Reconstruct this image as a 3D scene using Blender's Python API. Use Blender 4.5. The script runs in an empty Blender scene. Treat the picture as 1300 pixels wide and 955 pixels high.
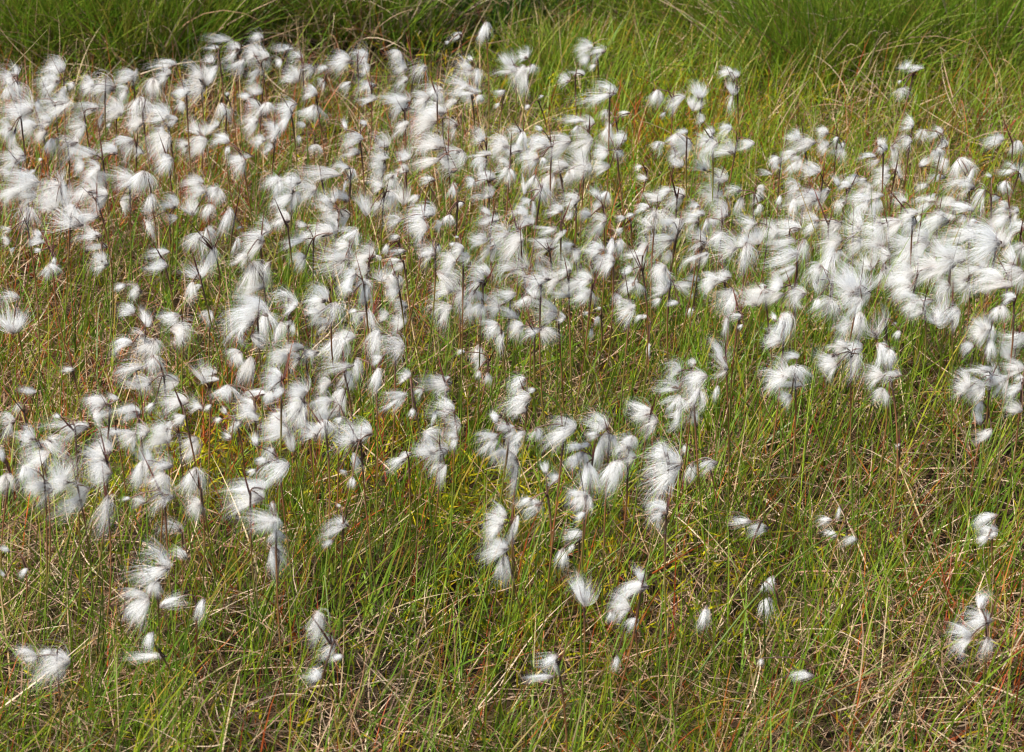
# what the photograph shows: white tufts, read off in 24 windows of the picture; each is centre x, centre y, width, height
# in fifths of a pixel from the window's corner
TUFTS = {
(0,30): "40,330,150,110 120,410,130,110 40,440,110,130 340,295,120,130 310,400,130,150 450,400,90,80 395,450,40,100 110,550,190,150 330,540,180,120 230,530,80,120 550,400,120,120 650,440,190,170 705,560,130,150 790,350,120,120 780,450,100,120 850,340,60,110 1010,265,160,120 1030,340,110,90 980,420,160,120 1250,320,150,160 1240,440,150,130 870,545,150,210 860,655,130,90 1000,580,130,150 1150,440,100,110 1150,530,80,100 500,560,190,150 170,670,120,140 30,690,110,110 85,740,80,140 250,720,110,90 310,780,70,110 400,790,170,160 510,830,140,90 490,680,120,100 260,630,100,80 640,630,40,80 690,650,40,50 680,820,120,110 790,790,130,150 1010,780,130,150 1020,690,80,110 870,810,90,120 1090,620,80,90 1240,660,130,120 1160,790,90,110 1260,790,110,120 80,840,150,70",
(260,30): "70,110,120,60 40,160,80,60 160,180,120,150 190,290,90,120 330,105,110,80 280,210,120,120 350,240,110,110 320,340,180,120 20,230,60,70 50,320,80,100 310,430,120,80 250,460,60,60 490,170,110,60 570,220,110,100 470,250,50,60 540,340,160,190 640,310,120,130 740,290,60,70 735,380,60,80 665,450,90,110 510,530,130,150 500,620,90,120 680,570,130,120 610,650,60,50 850,250,130,150 990,230,100,110 1010,300,70,80 890,410,80,90 1020,410,120,130 1030,490,110,50 1215,210,80,70 1235,300,120,110 1230,390,110,100 1200,480,140,110 1240,560,130,140 1240,690,110,110 110,580,150,130 40,660,100,60 300,560,110,130 380,540,70,100 290,650,120,90 425,690,120,140 340,760,90,80 400,810,60,70 90,750,120,120 140,810,50,70 220,850,140,60 690,800,70,70 595,740,30,60 885,640,40,70 1000,640,60,60 930,750,140,110 1110,770,90,100 920,840,140,70 1110,850,100,60 1260,840,80,80 140,450,30,40",
(520,30): "290,90,90,60 240,122,30,22 470,60,60,120 60,330,130,130 380,220,50,50 340,310,100,90 420,350,80,120 290,400,110,90 330,440,170,90 260,520,80,70 370,490,80,90 440,480,60,60 620,230,110,110 710,200,90,90 600,310,130,80 660,330,150,120 720,370,90,140 765,290,50,80 1100,160,90,90 1190,200,110,100 1110,230,80,90 1160,280,50,40 975,370,110,100 1060,320,70,80 1190,460,190,140 1240,590,70,120 1030,620,140,70 1130,640,80,100 1060,680,50,70 130,430,120,80 180,470,80,130 70,500,100,120 120,570,170,130 80,650,150,130 260,680,150,110 110,790,170,160 260,830,170,120 570,440,60,70 555,520,40,40 745,530,50,50 835,465,30,30 660,700,110,100 710,750,60,110 430,740,110,70 550,800,170,120 440,840,120,60 640,820,130,90 810,790,170,140 930,790,140,150 1090,790,170,140 1210,820,100,100 1260,660,60,70 1250,720,80,110 820,670,50,50",
(780,30): "260,470,80,130 310,580,40,50 385,500,110,100 530,420,90,110 520,510,100,100 540,620,70,90 700,310,80,50 750,330,60,80 740,410,60,90 745,525,70,110 60,570,60,40 30,740,120,80 20,830,70,90 270,790,90,80 390,740,90,90 430,790,140,110 370,840,60,60 425,690,60,50 600,700,80,90 560,760,80,90 590,810,120,120 700,690,90,100 690,800,120,130 835,770,110,60 1130,720,120,100 1190,780,170,130 1100,840,90,70 1020,860,60,40",
(1040,30): "20,700,100,120 100,740,50,50 110,830,110,80 150,770,35,50 20,790,70,80 535,265,70,60 590,290,90,60 530,450,60,110 510,370,30,40 555,650,100,80 640,720,50,120 730,700,100,70 780,770,80,90 740,830,80,70 390,750,90,60 400,800,90,50 550,770,90,90 490,820,90,90 1100,750,110,90 1255,790,90,90 300,850,100,50",
(0,200): "60,50,120,120 30,110,100,70 140,20,60,60 255,15,30,40 120,170,200,160 60,260,110,120 160,260,150,90 155,390,110,160 380,100,50,90 310,200,200,150 400,210,100,140 290,290,130,110 390,410,220,180 460,350,60,100 500,60,70,90 580,100,130,100 640,160,110,110 520,220,150,150 620,270,130,150 550,380,150,150 560,500,150,150 770,150,120,150 800,300,90,110 890,160,110,170 940,300,80,130 1045,50,100,130 1060,310,110,100 1220,160,100,90 1240,230,110,100 1190,310,150,100 970,460,110,120 1000,610,120,80 990,700,140,130 1090,390,90,40 1250,560,100,170 1220,720,160,140 1240,840,80,60 30,540,60,60 80,590,40,50 30,470,80,60 235,500,70,60 225,540,90,60 240,590,50,50 610,570,120,60 630,630,90,80 630,690,110,80 320,730,120,80 340,660,40,60 760,820,60,80 850,850,90,60 205,95,50,40",
(260,200): "215,60,130,140 60,240,110,110 20,350,80,130 130,410,90,160 30,660,100,190 20,520,70,120 460,190,110,150 540,170,110,110 490,280,130,110 560,290,70,120 650,240,130,110 720,120,200,120 860,60,110,100 930,120,70,110 885,190,40,80 770,250,120,100 850,260,100,100 760,330,130,90 800,380,120,70 470,420,130,140 610,430,60,60 870,400,110,100 790,450,120,110 350,470,150,110 300,570,130,150 215,650,120,90 570,530,130,110 690,500,190,140 600,660,130,150 920,510,130,110 860,560,110,70 190,570,50,100 300,780,170,180 400,720,60,130 870,620,160,110 800,700,160,150 1000,640,170,130 1090,630,60,60 1000,740,130,130 900,800,130,130 1000,820,100,100 1110,740,80,130 1150,580,40,70 1220,600,110,50 1200,660,80,50 1230,700,80,50 1170,810,80,120 1215,800,50,120 1100,90,150,110 1080,190,110,130 1000,290,90,150 1150,290,110,130 1180,170,90,140 1240,230,80,140 1100,20,110,50 1250,90,90,80 1190,410,100,110 1200,510,70,80 1080,330,60,70 220,445,40,20",
(520,200): "100,40,150,120 230,90,150,130 250,30,150,80 110,145,100,60 260,210,60,130 460,60,120,90 470,150,120,130 380,160,60,60 460,240,160,90 590,90,120,140 640,130,50,80 320,300,50,40 30,270,60,80 60,380,170,150 60,470,150,110 240,400,60,90 180,440,60,60 100,580,150,110 110,640,100,110 180,580,40,60 300,505,30,30 300,590,90,70 270,550,30,40 240,680,120,80 340,650,80,80 490,400,140,70 470,350,70,80 430,520,130,170 560,500,170,150 640,590,160,150 480,610,150,110 700,660,140,120 250,790,190,140 440,710,150,110 400,800,160,140 600,740,140,150 690,740,100,120 760,40,140,100 840,30,90,60 720,170,60,90 780,170,50,130 920,70,130,130 880,170,110,140 830,240,100,140 730,290,100,100 690,360,110,90 720,430,110,100 780,340,60,90 1050,70,140,140 1120,90,60,120 1010,130,70,100 1200,70,130,80 920,340,100,90 950,180,60,80 1020,290,110,130 1000,380,60,80 1180,220,110,80 1240,260,60,100 1180,320,90,90 1110,370,100,90 1180,450,140,130 860,450,130,80 830,530,130,80 850,590,150,90 930,520,80,60 970,480,60,50 960,600,140,120 1000,560,90,90 850,690,130,110 960,720,120,120 1050,640,80,100 1160,600,120,110 1190,680,100,90 1100,790,110,110 1250,690,110,110 1275,590,60,110 800,780,160,130 900,800,120,130 1010,830,130,100",
(780,200): "150,65,60,40 175,130,100,50 390,30,80,80 540,50,90,90 640,150,140,90 590,260,130,80 740,220,120,110 660,240,70,90 790,310,60,110 230,270,120,90 300,230,90,80 370,280,130,130 170,330,110,60 500,310,90,60 500,370,110,70 240,420,120,170 180,450,110,110 100,370,50,60 40,390,60,40 30,470,70,60 20,570,70,100 400,450,200,150 490,430,120,110 330,410,90,70 660,370,130,100 590,440,90,90 630,510,120,130 690,600,130,150 500,550,150,120 280,560,170,140 330,640,110,100 180,650,110,150 80,720,110,100 90,820,130,90 110,620,110,60 300,760,100,150 430,810,140,60 470,660,110,100 560,640,70,90 670,770,100,110 600,800,90,90 500,770,90,90 830,640,150,150 830,430,100,70 900,490,110,100 800,550,110,80 930,220,80,70 900,270,80,50 905,335,50,80 950,100,100,40 1030,50,100,90 1130,60,90,100 1230,90,140,100 1130,200,130,110 1180,280,170,110 1130,330,60,90 1270,260,80,90 1045,270,40,60 980,480,110,90 1080,460,170,110 1240,420,120,140 1050,540,140,90 1050,640,150,150 1180,610,130,140 1080,740,110,100 1020,800,90,110 900,860,130,40 1280,770,70,180 940,820,60,60",
(1040,200): "20,260,100,100 340,50,90,100 390,150,100,100 410,90,60,60 490,70,80,110 105,145,40,80 190,150,110,60 160,190,80,60 265,150,70,50 220,120,50,50 290,220,100,70 350,250,90,70 130,310,100,80 260,310,140,110 350,330,100,90 670,30,90,70 780,55,80,70 740,130,100,60 900,70,140,110 960,120,60,100 850,180,150,120 920,210,120,110 650,190,90,60 1020,300,80,150 720,260,80,80 650,300,120,90 500,280,80,60 800,300,80,80 890,320,100,110 1190,80,120,60 1280,90,60,90 1195,195,110,80 1110,265,60,40 1075,115,40,50 560,370,100,60 630,390,60,50 740,380,80,80 900,390,70,60 970,410,50,60 820,380,80,80 1150,330,90,80 1140,410,110,100 1220,370,80,80 1250,460,90,120 1180,500,120,90 60,450,140,120 200,440,150,130 320,440,140,120 440,450,130,120 560,440,120,110 600,520,110,110 720,460,150,130 860,520,170,110 1030,560,220,200 920,490,120,100 500,600,150,150 620,590,120,130 760,600,120,120 320,560,120,120 200,560,120,110 60,560,120,110 120,640,110,100 200,770,190,170 50,740,120,180 400,760,150,140 520,770,130,140 640,720,130,150 740,740,150,150 830,660,150,150 860,800,150,120 1060,790,220,130 1170,680,150,140 1240,760,130,150 1250,600,100,120 950,700,110,110 300,650,130,110 400,640,110,100",
(0,360): "50,90,120,120 60,230,150,240 750,30,70,60 860,70,90,90 795,180,90,120 905,210,70,130 1070,210,150,120 1140,340,160,150 1220,60,80,110 770,410,130,120 870,340,120,80 920,410,140,140 810,560,150,150 950,520,100,140 830,630,120,80 920,660,100,100 1050,640,160,90 610,780,150,130 650,840,110,70 710,730,80,60 790,820,150,100 1100,770,160,130 1230,780,130,120 1270,560,60,130 950,790,70,60 170,680,100,60 100,800,50,110 430,550,70,40 360,840,50,50",
(260,360): "290,35,160,80 270,140,200,120 350,180,120,110 220,300,190,200 400,270,120,180 340,370,120,120 470,320,80,130 210,480,80,120 270,560,120,170 480,90,150,130 540,150,120,90 550,290,50,110 700,110,150,110 720,160,100,130 830,200,150,140 680,200,90,110 730,280,110,90 880,360,110,110 900,30,90,60 1010,90,70,170 1190,50,130,90 1020,240,110,150 940,180,70,50 1130,210,100,90 1240,160,110,130 1220,250,120,110 1080,390,80,150 1200,440,120,160 1265,590,90,120 1080,620,80,170 1090,490,80,60 1180,750,130,130 660,460,150,130 790,420,190,180 820,540,160,150 880,620,110,150 760,660,110,130 960,550,80,150 530,430,140,120 470,470,110,130 560,500,120,130 430,610,150,130 590,680,170,110 570,790,150,130 460,700,100,90 740,790,130,110 790,830,100,80 860,760,100,140 300,710,140,90 260,800,160,100 140,700,90,160 30,570,80,60 30,620,90,60 400,730,90,80 440,850,120,50 20,790,60,60 120,810,60,60 20,220,70,110",
(520,360): "200,60,130,110 310,70,110,120 400,110,110,130 200,200,140,160 330,160,120,100 530,160,110,110 620,190,100,120 600,70,140,120 750,130,120,110 800,50,110,80 860,190,120,110 960,220,80,80 440,180,90,120 520,290,110,110 550,350,110,90 770,320,120,120 880,330,130,170 680,300,80,100 950,60,120,90 1080,90,120,110 1150,100,60,120 1120,190,60,40 1190,240,40,60 1200,160,30,40 1150,320,35,60 325,435,60,40 420,450,80,110 440,510,110,60 430,580,60,90 490,610,60,90 240,600,40,50 150,640,200,110 65,700,60,80 200,700,120,130 190,810,150,110 690,650,130,120 680,770,170,160 770,680,50,50 540,840,50,60 15,820,40,60",
(780,360): "70,190,110,140 20,120,70,80 110,40,120,90 290,30,100,110 270,120,50,60 440,30,110,70 500,80,50,40 370,125,80,40 150,220,60,60 185,210,40,40 485,180,50,60 590,30,80,90 680,80,120,120 740,160,80,150 770,210,80,50 860,90,140,100 940,80,120,80 1010,100,90,110 1030,30,70,60 1160,110,130,120 1280,30,60,70 1280,130,40,70 700,290,50,110 800,275,50,40 1040,290,120,190 1010,210,40,60 1000,370,110,70 215,420,30,70 660,420,110,150 660,540,120,110 370,560,150,140 330,640,150,80 490,510,60,80 500,630,190,130 390,780,100,170 510,760,110,180 640,700,50,90 150,810,150,90 1110,470,100,70 1020,600,150,170 1140,590,140,150 1090,660,170,90 1090,740,110,110",
(1040,360): "70,170,110,130 150,90,130,130 240,60,120,120 220,160,120,140 230,270,130,180 330,250,110,220 140,280,90,110 520,50,130,110 560,130,90,120 640,130,160,140 600,200,110,80 720,190,110,130 830,200,130,170 770,60,150,110 900,50,100,90 1090,30,180,80 1210,110,110,140 1150,200,110,110 1030,250,100,110 1000,330,110,130 940,420,100,110 1060,340,70,110 1220,340,130,150 1180,420,110,90 1230,540,140,90 1080,430,80,110 110,410,130,90 40,470,130,130 60,540,110,100 190,430,150,110 230,540,100,160 430,400,110,60 370,470,110,150 450,480,70,110 340,600,130,130 450,600,140,110 400,720,90,140 980,560,150,100 1060,600,160,110 900,650,140,110 980,680,150,120 1130,650,120,110 1020,790,60,90 1230,700,100,110 1275,620,60,80 1230,800,110,100 480,255,30,35 490,325,60,60",
(0,520): "40,110,110,120 10,270,40,120 20,490,80,160 160,190,120,100 210,250,140,120 230,330,130,110 170,420,140,120 400,110,190,120 470,150,130,120 380,220,150,90 640,50,110,120 660,150,90,110 830,40,110,100 810,190,120,120 220,490,150,130 270,550,130,120 350,470,150,120 400,390,130,120 430,640,130,130 500,560,130,140 640,270,150,140 600,340,130,130 640,440,180,150 660,700,110,230 1000,130,140,110 890,160,90,80 1000,220,140,110 1060,170,80,120 920,290,80,110 880,420,90,160 1020,380,130,110 1000,450,110,130 1010,580,150,100 1130,80,110,110 1180,230,140,120 1210,470,110,180 880,590,80,80 800,565,40,30 1075,750,110,110 1240,640,90,100 730,140,70,40",
(260,520): "280,50,110,110 190,110,70,90 80,70,70,60 130,170,60,70 315,190,50,70 440,90,150,130 430,150,140,90 580,60,110,160 550,190,60,120 660,150,110,90 760,40,120,110 740,130,110,130 850,80,70,60 880,200,140,110 980,160,100,130 960,340,50,110 420,310,80,110 360,330,80,60 430,420,150,170 300,400,45,60 240,510,180,100 240,590,230,100 430,620,40,60 340,720,160,100 410,740,80,110 445,820,60,110 850,610,40,50 880,400,50,30 930,465,50,70 870,710,80,70 800,770,120,120 780,850,80,60 1270,300,60,80 1210,350,90,70",
(520,520): "150,60,60,90 260,140,100,110 120,190,100,100 90,250,120,110 160,300,130,120 180,400,90,100 270,210,110,100 680,25,100,60 535,50,50,70 610,115,100,60 480,220,100,120 680,190,90,80 630,250,60,120 620,330,80,120 650,460,70,190 790,160,60,100 950,160,150,130 1180,110,120,130 1160,170,60,50 1045,240,70,70 1110,230,60,70 1080,340,100,160 1200,290,70,170 1140,440,90,140 1270,230,70,130 1260,440,110,200 855,370,40,60 910,430,80,80 1040,540,110,110 1080,590,110,120 1080,680,70,60 560,690,120,90 530,760,100,130 570,850,130,60 640,800,90,160 740,580,60,60 770,640,120,160 1040,800,110,100",
(780,520): "160,50,150,110 220,110,120,90 390,60,110,150 490,60,90,110 40,230,90,110 90,220,80,80 90,320,80,90 20,380,60,100 280,270,130,80 300,420,190,230 445,250,40,60 480,410,60,130 590,360,110,90 270,680,110,140 310,630,50,40 800,715,110,50 910,760,110,70",
(1040,520): "1035,155,100,70 30,710,70,50 70,790,90,80 125,660,40,60 190,830,90,50 1060,710,110,80 1060,780,100,60 1040,830,70,80 1010,50,60,110 500,230,30,30",
(0,691): "150,180,50,50 15,185,40,30 30,30,60,60 950,160,180,200 990,290,80,110 870,410,150,180 1100,370,130,80 1140,60,80,70 1280,420,50,110 950,620,70,110 920,720,200,60 170,730,110,130 290,690,80,70 330,790,200,150",
(260,691): "455,120,80,180 680,530,90,150 780,670,120,160 690,830,90,80 840,720,70,40",
(520,691): "530,50,140,120 580,180,60,180 1020,30,100,80 960,90,60,100 1090,290,90,170 1275,460,50,110 890,760,150,110 820,850,110,50",
(780,691): "100,330,150,170 160,190,60,100 40,420,110,120 110,510,110,110 990,250,50,100 950,270,40,60 970,410,90,130 930,750,30,50 570,470,60,130 1190,840,120,50 10,760,40,80",
(1040,691): "895,620,120,130 1000,500,150,110 1050,350,60,90 1060,660,80,130",
}
import bpy, math, random
import numpy as np
from mathutils import Vector, Matrix

R = np.random.RandomState(7)
random.seed(7)
S = bpy.context.scene
C = S.collection
rad = math.radians

# ------------------------------------------------------------------ camera
PW, PH = 1300.0, 955.0
LENS = 90.0
F = PW * LENS / 36.0
CAM_H, PITCH = 1.5, rad(26.0)
cam = bpy.data.objects.new('camera', bpy.data.cameras.new('camera'))
C.objects.link(cam)
cam.location = (0, 0, CAM_H)
cam.rotation_euler = (math.pi / 2 - PITCH, 0, 0)
cam.data.lens = LENS
cam.data.sensor_width = 36.0
cam.data.clip_start = 0.05
cam.data.clip_end = 3000
cam.data.dof.use_dof = True
cam.data.dof.focus_distance = 3.05
cam.data.dof.aperture_fstop = 14.0
S.camera = cam
CX = np.array([1.0, 0, 0]); CF = np.array([0, math.cos(PITCH), -math.sin(PITCH)]); CU = np.array([0, math.sin(PITCH), math.cos(PITCH)])
EYE = np.array([0, 0, CAM_H])

def at(px, py, z):
    """the world point at height z seen at a pixel of the photograph"""
    d = CF + CX * ((px - PW / 2) / F) + CU * ((PH / 2 - py) / F)
    return EYE + d * ((z - CAM_H) / d[2])
def project(P):
    v = np.asarray(P) - EYE
    dz = v @ CF
    return PW / 2 + F * (v @ CX) / dz, PH / 2 - F * (v @ CU) / dz

# ------------------------------------------------------------------ render, light
S.render.engine = 'CYCLES'
S.cycles.max_bounces = 12
S.cycles.filter_width = 1.2
S.cycles.diffuse_bounces = 7
S.cycles.transmission_bounces = 8
S.view_settings.view_transform = 'Standard'
S.view_settings.look = 'None'
S.view_settings.exposure = EXPOSURE = 0.80
S.view_settings.gamma = 1.0
S.view_settings.use_curve_mapping = False
SUN_DIR = Vector((-0.50, -0.22, 0.84)).normalized()      # towards the sun: high and to the left, a little behind the camera
elev = math.asin(SUN_DIR.z); azim = math.atan2(SUN_DIR.x, SUN_DIR.y)
w = bpy.data.worlds.new('World'); S.world = w; w.use_nodes = True
nt = w.node_tree
sky = nt.nodes.new('ShaderNodeTexSky'); sky.sky_type = 'NISHITA'; sky.sun_disc = False
sky.sun_elevation = elev; sky.sun_rotation = azim; sky.dust_density = 2.0; sky.air_density = 1.0
nt.links.new(sky.outputs[0], nt.nodes['Background'].inputs[0])
nt.nodes['Background'].inputs[1].default_value = 0.105
sl = bpy.data.lights.new('sun', 'SUN'); sl.energy = 4.9; sl.angle = rad(1.0); sl.color = (1.0, 0.965, 0.915)
so = bpy.data.objects.new('sun', sl); C.objects.link(so); so.location = (0, 0, 6)
so.rotation_euler = SUN_DIR.to_track_quat('Z', 'Y').to_euler()

# ------------------------------------------------------------------ helpers
def mesh_from(name, V, faces, col=None):
    """V (n,3); faces: list of (k,m) index arrays, all of m corners; col (n,3) colour per vertex"""
    me = bpy.data.meshes.new(name)
    V = np.ascontiguousarray(V, dtype=np.float32)
    faces = [np.asarray(f, dtype=np.int32) for f in faces if len(f)]
    me.vertices.add(len(V)); me.vertices.foreach_set('co', V.ravel())
    idx = np.concatenate([f.ravel() for f in faces])
    sizes = np.concatenate([np.full(len(f), f.shape[1], dtype=np.int32) for f in faces])
    starts = np.concatenate([[0], np.cumsum(sizes)[:-1]]).astype(np.int32)
    me.loops.add(len(idx)); me.loops.foreach_set('vertex_index', idx)
    me.polygons.add(len(sizes)); me.polygons.foreach_set('loop_start', starts)
    me.update(calc_edges=True)
    if col is not None:
        a = me.attributes.new('col', 'FLOAT_COLOR', 'POINT')
        a.data.foreach_set('color', np.concatenate([col, np.ones((len(col), 1))], 1).astype(np.float32).ravel())
    return me
def link(name, me, mat, parent=None):
    if mat is not None and not me.materials: me.materials.append(mat)
    o = bpy.data.objects.new(name, me); C.objects.link(o); o.parent = parent
    return o
def empty(name, loc):
    o = bpy.data.objects.new(name, None); C.objects.link(o); o.location = loc; o.empty_display_size = 0.05
    return o

def leaf_material(name, trans=0.35, rough=0.5, spec=0.25, attr=True, base=(0.1, 0.1, 0.1), noise=0.25, nscale=60):
    m = bpy.data.materials.new(name); m.use_nodes = True
    n = m.node_tree.nodes; l = m.node_tree.links
    p = n['Principled BSDF']; out = n['Material Output']
    if attr:
        c = n.new('ShaderNodeVertexColor'); c.layer_name = 'col'; src = c.outputs[0]
    else:
        c = n.new('ShaderNodeRGB'); c.outputs[0].default_value = (*base, 1); src = c.outputs[0]
    tc = n.new('ShaderNodeTexCoord'); nz = n.new('ShaderNodeTexNoise'); nz.inputs['Scale'].default_value = nscale; nz.inputs['Detail'].default_value = 3
    l.new(tc.outputs['Object'], nz.inputs['Vector'])
    mr = n.new('ShaderNodeMapRange'); mr.inputs[1].default_value = 0.3; mr.inputs[2].default_value = 0.7; mr.inputs[3].default_value = 1 - noise; mr.inputs[4].default_value = 1 + noise
    l.new(nz.outputs[0], mr.inputs[0])
    mx = n.new('ShaderNodeVectorMath'); mx.operation = 'SCALE'
    l.new(src, mx.inputs[0]); l.new(mr.outputs[0], mx.inputs['Scale'])
    l.new(mx.outputs[0], p.inputs['Base Color'])
    p.inputs['Roughness'].default_value = rough
    p.inputs['Specular IOR Level'].default_value = spec
    if trans > 0:
        t = n.new('ShaderNodeBsdfTranslucent'); l.new(mx.outputs[0], t.inputs[0])
        ms = n.new('ShaderNodeMixShader'); ms.inputs[0].default_value = trans
        l.new(p.outputs[0], ms.inputs[1]); l.new(t.outputs[0], ms.inputs[2]); l.new(ms.outputs[0], out.inputs[0])
    return m

M_grass = leaf_material('grass_blade', 0.35, 0.45, 0.35)
M_dry = leaf_material('dry_straw', 0.15, 0.7, 0.15)
M_rush = leaf_material('rush_stem', 0.28, 0.45, 0.3)
M_moss = leaf_material('bog_moss', 0.3, 0.8, 0.1)
M_stem = leaf_material('cotton_stem', 0.0, 0.5, 0.3)
M_bract = leaf_material('bract', 0.1, 0.6, 0.2)
M_scale = leaf_material('spikelet_scale', 0.1, 0.7, 0.1)
# the silky bristles: half of the light goes through them
M_cotton = bpy.data.materials.new('cotton_bristle'); M_cotton.use_nodes = True
n = M_cotton.node_tree.nodes; l = M_cotton.node_tree.links
p = n['Principled BSDF']; p.inputs['Roughness'].default_value = 0.5; p.inputs['Specular IOR Level'].default_value = 0.25
vc = n.new('ShaderNodeVertexColor'); vc.layer_name = 'col'
l.new(vc.outputs[0], p.inputs['Base Color'])
t = n.new('ShaderNodeBsdfTranslucent'); l.new(vc.outputs[0], t.inputs[0])
ms = n.new('ShaderNodeMixShader'); ms.inputs[0].default_value = 0.5
l.new(p.outputs[0], ms.inputs[1]); l.new(t.outputs[0], ms.inputs[2]); l.new(ms.outputs[0], n['Material Output'].inputs[0])

def vnoise(x, y, s, seed=0):
    """smooth value noise, 0..1"""
    r = np.random.RandomState(1000 + seed).rand(64, 64)
    x = np.asarray(x) * s + 31.7; y = np.asarray(y) * s + 17.3
    i = np.floor(x).astype(int); j = np.floor(y).astype(int); fx = x - i; fy = y - j
    fx = fx * fx * (3 - 2 * fx); fy = fy * fy * (3 - 2 * fy)
    g = lambda a, b: r[a % 64, b % 64]
    return (g(i, j) * (1 - fx) + g(i + 1, j) * fx) * (1 - fy) + (g(i, j + 1) * (1 - fx) + g(i + 1, j + 1) * fx) * fy

def ground_z(x, y):
    near = np.clip(1.5 - np.hypot(np.asarray(x), np.asarray(y) - 3.5) / 14, 0, 1)
    return near * ((vnoise(x, y, 2.2, 1) - .5) * 0.05 + (vnoise(x, y, 9, 2) - .5) * 0.022) + (1 - near) * (vnoise(x, y, 0.03, 3) - .5) * 0.5

def ribbons(root, az, tilt, bend, length, width, segs, roll, power=1.0, flop=None):
    """curved tapering blades: root (N,3), azimuth, angle from the vertical at the root, how much it grows to the tip. Returns verts, quads, t per vertex, blade index per vertex"""
    N = len(root); k = segs + 1
    t = np.linspace(0, 1, k)
    th = tilt[:, None] + bend[:, None] * t[None, :] ** 1.5
    a2 = az[:, None] + (flop[:, None] * t[None, :] if flop is not None else 0)
    d = np.stack([np.sin(th) * np.cos(a2), np.sin(th) * np.sin(a2), np.cos(th)], -1)
    step = (length / segs)[:, None, None]
    P = np.concatenate([np.zeros((N, 1, 3)), np.cumsum(d[:, :-1] * step, 1)], 1) + root[:, None, :]
    side = np.stack([-np.sin(az), np.cos(az), 0 * az], -1)
    up = np.cross(d, side[:, None, :])
    W = side[:, None, :] * np.cos(roll)[:, None, None] + up * np.sin(roll)[:, None, None]
    prof = np.clip((1 - t ** 2.2) ** 0.8, 0.02, 1) * (0.75 + 0.25 * np.minimum(1, t * 5))
    W = W * (width[:, None] * prof[None, :] * 0.5)[..., None]
    V = np.stack([P - W, P + W], 2).reshape(-1, 3)
    b = (np.arange(N) * k * 2)[:, None] + (np.arange(segs) * 2)[None, :]
    b = b.ravel()
    Q = np.stack([b, b + 1, b + 3, b + 2], 1)
    T = np.tile(np.repeat(t, 2), N); I = np.repeat(np.arange(N), k * 2)
    return V, Q, T, I
def pick(pal, N):
    pal = np.array(pal); c = pal[R.randint(0, len(pal), N)]
    c = c * (0.75 + 0.5 * R.rand(N, 1)); m = R.rand(N, 1) * 0.35
    return c * (1 - m) + pal[R.randint(0, len(pal), N)] * m

# ------------------------------------------------------------------ ground: one sheet out to the horizon
xs = np.concatenate([-np.geomspace(900, 1.9, 26), np.linspace(-1.8, 1.8, 121), np.geomspace(1.9, 900, 26)])
ys = np.concatenate([-np.geomspace(300, 1.2, 20) + 2.0, np.linspace(0.9, 6.6, 191), 5.6 + np.geomspace(1.05, 1400, 34)])
X, Y = np.meshgrid(xs, ys)
Z = ground_z(X, Y)
V = np.stack([X, Y, Z], -1).reshape(-1, 3)
nx, ny = len(xs), len(ys)
i = (np.arange(ny - 1)[:, None] * nx + np.arange(nx - 1)[None, :]).ravel()
gm = mesh_from('ground', V, [np.stack([i, i + 1, i + nx + 1, i + nx], 1)])
M_gr = bpy.data.materials.new('peat_and_moss'); M_gr.use_nodes = True
n = M_gr.node_tree.nodes; l = M_gr.node_tree.links; p = n['Principled BSDF']
geo = n.new('ShaderNodeNewGeometry')
n1 = n.new('ShaderNodeTexNoise'); n1.inputs['Scale'].default_value = 3.5; n1.inputs['Detail'].default_value = 8
n2 = n.new('ShaderNodeTexNoise'); n2.inputs['Scale'].default_value = 90; n2.inputs['Detail'].default_value = 6
for q in (n1, n2): l.new(geo.outputs['Position'], q.inputs['Vector'])
cr = n.new('ShaderNodeValToRGB'); e = cr.color_ramp.elements
e[0].position = 0.36; e[0].color = (0.022, 0.014, 0.008, 1); e[1].position = 0.66; e[1].color = (0.050, 0.052, 0.010, 1)
x_ = cr.color_ramp.elements.new(0.5); x_.color = (0.042, 0.026, 0.012, 1)
l.new(n1.outputs[0], cr.inputs[0])
mx = n.new('ShaderNodeMix'); mx.data_type = 'RGBA'; mx.blend_type = 'OVERLAY'; mx.inputs[0].default_value = 0.7
l.new(cr.outputs[0], mx.inputs[6]); l.new(n2.outputs[0], mx.inputs[7]); l.new(mx.outputs[2], p.inputs['Base Color'])
p.inputs['Roughness'].default_value = 0.95; p.inputs['Specular IOR Level'].default_value = 0.1
bp = n.new('ShaderNodeBump'); bp.inputs['Strength'].default_value = 0.8; bp.inputs['Distance'].default_value = 0.01
l.new(n2.outputs[0], bp.inputs['Height']); l.new(bp.outputs[0], p.inputs['Normal'])
go = link('ground', gm, M_gr); go['kind'] = 'structure'

# ------------------------------------------------------------------ grass, straw, moss: past counting, one object each
def scatter(n, y0=1.75, y1=5.75):
    """n points over the visible trapezium and a margin beside it"""
    y = np.sqrt(R.rand(n) * (y1 ** 2 - y0 ** 2) + y0 ** 2)
    x = (R.rand(n) * 2 - 1) * (0.27 * y + 0.22)
    return x, y
def soft(px, py, cx, cy, rx, ry): return np.exp(-(((px - cx) / rx) ** 2 + ((py - cy) / ry) ** 2))

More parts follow.
